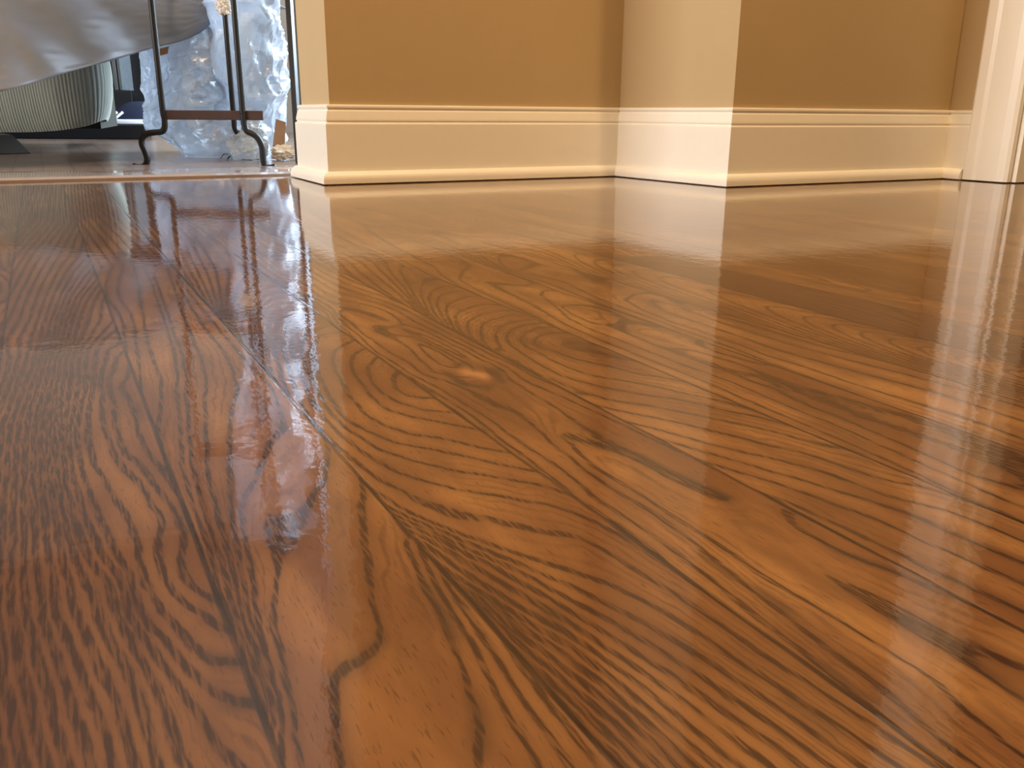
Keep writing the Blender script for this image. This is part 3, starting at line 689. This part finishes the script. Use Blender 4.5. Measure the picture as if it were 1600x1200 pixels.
# grey covers standing behind the sofa
for i, (x, w) in enumerate(((171, 5), (178, 6), (186, 5))):
    a = P(x, 132, 4.16); b = P(x+w, 132, 4.16)
    t = (b-a); t.z = 0; L = t.length; t.normalize(); nn = Vector((-t.y, t.x, 0))
    bm = bmesh.new(); vs_ = []
    for z in (.206, .50):
        for q in (a, a+t*L, a+t*L+nn*.12, a+nn*.12): vs_.append(bm.verts.new((q.x, q.y, z)))
    for f in ((3, 2, 1, 0), (4, 5, 6, 7), (0, 1, 5, 4), (1, 2, 6, 5), (2, 3, 7, 6), (3, 0, 4, 7)): bm.faces.new([vs_[k] for k in f])
    o = obj('book', bm, M['book'], bevel=.002)
    tag(o, ['dull grey upright book nearest the ribbed sofa, under the plastic hem', 'middle of the three dull grey upright books', 'dull grey upright book nearest the plastic bag, behind the shoe'][i], 'book', 'grey books standing in the dark gap')

# plastic sheet draped over the sofa
def sheet():
    bm = bmesh.new()
    hem = [(-420,230,1.70), (-240,196,1.72), (-120,172,1.76), (0,143,1.82), (60,127,1.90), (120,109,2.00), (180,93,2.12), (240,75,2.26), (290,62,2.34), (325,42,2.38), (345,8,2.40)]
    top = [(-420,2.05), (-240,2.05), (-120,2.06), (0,2.08), (60,2.12), (120,2.18), (180,2.26), (240,2.34), (290,2.40), (325,2.44), (345,2.46)]
    H = catmull([P(*h) for h in hem], 14); T = []
    for (x, d) in top:
        p = P(x, 100, d); p.z = .430; T.append(p)
    T = catmull(T, 14); n = len(H)
    back = Fh*.75
    def F(u, v):
        i = int(round(u*(n-1))); h, t = H[i], T[i]
        if v < .62:
            k = v/.62; p = h.lerp(t, k); p -= Fh*.05*math.sin(pi*k)
        elif v < .72:
            k = (v-.62)/.10; p = t+Vector((0, 0, .025*math.sin(k*pi/2)))+Fh*.05*(1-cos(k*pi/2))
        else:
            k = (v-.72)/.28; p = t+Vector((0, 0, .025))+Fh*.05+back*k
        w = .009*mn.noise(Vector((u*5, v*3+u*9, 0)))+.0022*mn.noise(Vector((u*18+v*14, v*26, 3)))
        if v > 0.02: p = p-Fh*w*2+Vector((0, 0, w*.6))
        return p
    grid(bm, F, n, 70); return bm
o = obj('plastic_sheet', sheet(), M['sheet'], smooth_=True)
sd = o.modifiers.new('thickness', 'SOLIDIFY'); sd.thickness = .0012
tag(o, 'large grey plastic sheet with slanting hem draped over the ribbed sofa', 'plastic sheet')
# rolled hem
# ------------------------------------------------------------------ crumpled plastic
def crumple(name, outline, d0, depth, ztop, seed, m_, label, cat, fine=1., nu=150, nv=110):
    """a bag of loose film: outline in plan follows left/right limits per height"""
    bm = bmesh.new()
    zs = [o_[0] for o_ in outline]
    def lim(z):
        l = np.interp(z, zs, [o_[1] for o_ in outline]); r = np.interp(z, zs, [o_[2] for o_ in outline]); return l, r
    def F(u, v):
        z = ztop*v; l, r = lim(z); th = 2*pi*u
        dd = d0+depth*.5
        cx, rx = (l+r)/2, (r-l)/2
        X = cx+rx*cos(th); D = dd+depth*.5*sin(th)*(1 if v < .9 else .9)
        p = Vector((0, 0, 0))+ax*X+ay*D+Vector((0, 0, z))
        q = p*9*fine+Vector((seed, 0, seed))
        vr = mn.voronoi(q)[0]; a1 = vr[1]-vr[0]
        vr = mn.voronoi(q*2.6+Vector((3, 1, 2)))[0]; a2 = vr[1]-vr[0]
        n = mn.noise(q*.5)
        k = (-.055*(a1-.3)-.022*(a2-.3)+.05*n)/fine
        e = min(1, v*6)
        p += (ax*cos(th)+ay*sin(th))*k*(.4+.6*e)+Vector((0, 0, .03*n*e))
        if v == 0: p.z = .001
        p.z = max(p.z, .001)
        return p
    V = grid(bm, F, nu, nv, True); bm.faces.new([r[-1] for r in V])
    o = obj(name, bm, m_, smooth_=False); tag(o, label, cat); return o
def lat(px, py, d): return P(px, py, d).dot(ax)
dB = 2.5
def lx(px): return (P(px, 165, dB)).dot(ax)
bag = crumple('plastic_bag', [(0, lx(262), lx(412)), (.03, lx(245), lx(420)), (.07, lx(212), lx(425)), (.12, lx(203), lx(428)), (.2, lx(208), lx(425)), (.28, lx(215), lx(420)), (.42, lx(240), lx(400))],
        2.42, .42, .44, 1.3, M['bag'], 'big bag of crumpled clear plastic film lit blue, standing behind the iron stand', 'plastic bag')
bm = bmesh.new(); a = P(250, 76, 2.27)
vv = [bm.verts.new(p) for p in (P(243, 78, 2.36), P(264, 72, 2.36), P(262, 84, 2.38), P(246, 88, 2.38), P(243, 78, 2.375), P(264, 72, 2.375), P(262, 84, 2.395), P(246, 88, 2.395))]
for f in ((3, 2, 1, 0), (4, 5, 6, 7), (0, 1, 5, 4), (1, 2, 6, 5), (2, 3, 7, 6), (3, 0, 4, 7)): bm.faces.new([vv[k] for k in f])
obj('cardboard_scrap', bm, M['card'], bag)
tall = crumple('plastic_curtain', [(0, lx(392), lx(432)), (.08, lx(385), lx(446)), (.2, lx(372), lx(450)), (.5, lx(366), lx(452)), (1.1, lx(340), lx(455))],
        2.34, .16, 1.1, 7.7, M['bag'], 'tall bunch of milky plastic film beside the narrow dark post', 'plastic film', fine=.8)
small = crumple('plastic_scrap', [(0, lat(366,230,2.28), lat(411,230,2.28)), (.03, lat(364,230,2.28), lat(413,230,2.28)), (.06, lat(370,230,2.28), lat(411,230,2.28)), (.085, lat(382,230,2.28), lat(404,230,2.28))],
        2.24, .08, .085, 4.2, M['scrap'], 'small clear plastic scrap on the floor behind the right foot of the iron stand', 'plastic scrap', fine=2.2, nu=70, nv=40)

# grey post, cardboard and paper by the wall end
dp = 2.45
def post(x0, x1, d, m_, name, label, cat, top=2.2, w=.03):
    a = P(x0, 250, d); b = P(x1, 250, d); a.z = b.z = 0
    t = b-a; nn = Fh*w
    bm = bmesh.new(); vs_ = []
    for z in (.001, top):
        for q in (a, a+t, a+t+nn, a+nn): vs_.append(bm.verts.new((q.x, q.y, z)))
    for f in ((3, 2, 1, 0), (4, 5, 6, 7), (0, 1, 5, 4), (1, 2, 6, 5), (2, 3, 7, 6), (3, 0, 4, 7)): bm.faces.new([vs_[k] for k in f])
    return tag(obj(name, bm, m_, bevel=.002), label, cat)
post(461, 469, 2.12, M['postd'], 'metal_post', 'narrow dark grey post standing beside the end of the wall', 'post')
post(470, 500, 2.30, M['post'], 'partition', 'lighter grey partition edge behind the narrow dark post, next to the wall end', 'partition', w=.05)
bm = bmesh.new(); c = P(436, 222, 2.33)
vs_ = [bm.verts.new(p) for p in (P(424, 250, 2.30), P(444, 252, 2.28), P(447, 193, 2.34), P(431, 188, 2.36), P(424, 249, 2.31), P(444, 251, 2.29), P(447, 193, 2.35), P(431, 188, 2.37))]
for f in ((3, 2, 1, 0), (4, 5, 6, 7), (0, 1, 5, 4), (1, 2, 6, 5), (2, 3, 7, 6), (3, 0, 4, 7)): bm.faces.new([vs_[k] for k in f])
mn_ = min(v.co.z for v in vs_)
for v in vs_: v.co.z -= mn_-.001
tag(obj('cardboard_sheet', bm, M['card']), 'torn brown cardboard leaning between the plastic film and the dark post', 'cardboard')
bm = bmesh.new(); fx, fy = floor_at(443, 251); lump(bm, Vector((fx, fy, .020)), .026, .55, 2.0, squash=(1.3, 1, .75), seed=2., zmin=.001)
tag(obj('paper_scrap', bm, M['paper']), 'crumpled off-white paper scrap on the floor beside the wall end', 'paper')
bm = bmesh.new()
wp = [(345, 247), (350, 241), (358, 242), (356, 248), (364, 241), (370, 246), (378, 249), (392, 250), (405, 249)]
tube(bm, [Vector((*floor_at(x, y, .003+.012*(i % 3 == 1)), .003+.012*(i % 3 == 1))) for i, (x, y) in enumerate(wp)], .0012, 6, 8)
tag(obj('wire', bm, M['iron'], smooth_=True), 'thin dark wire tangled on the floor between the feet of the iron stand', 'wire')
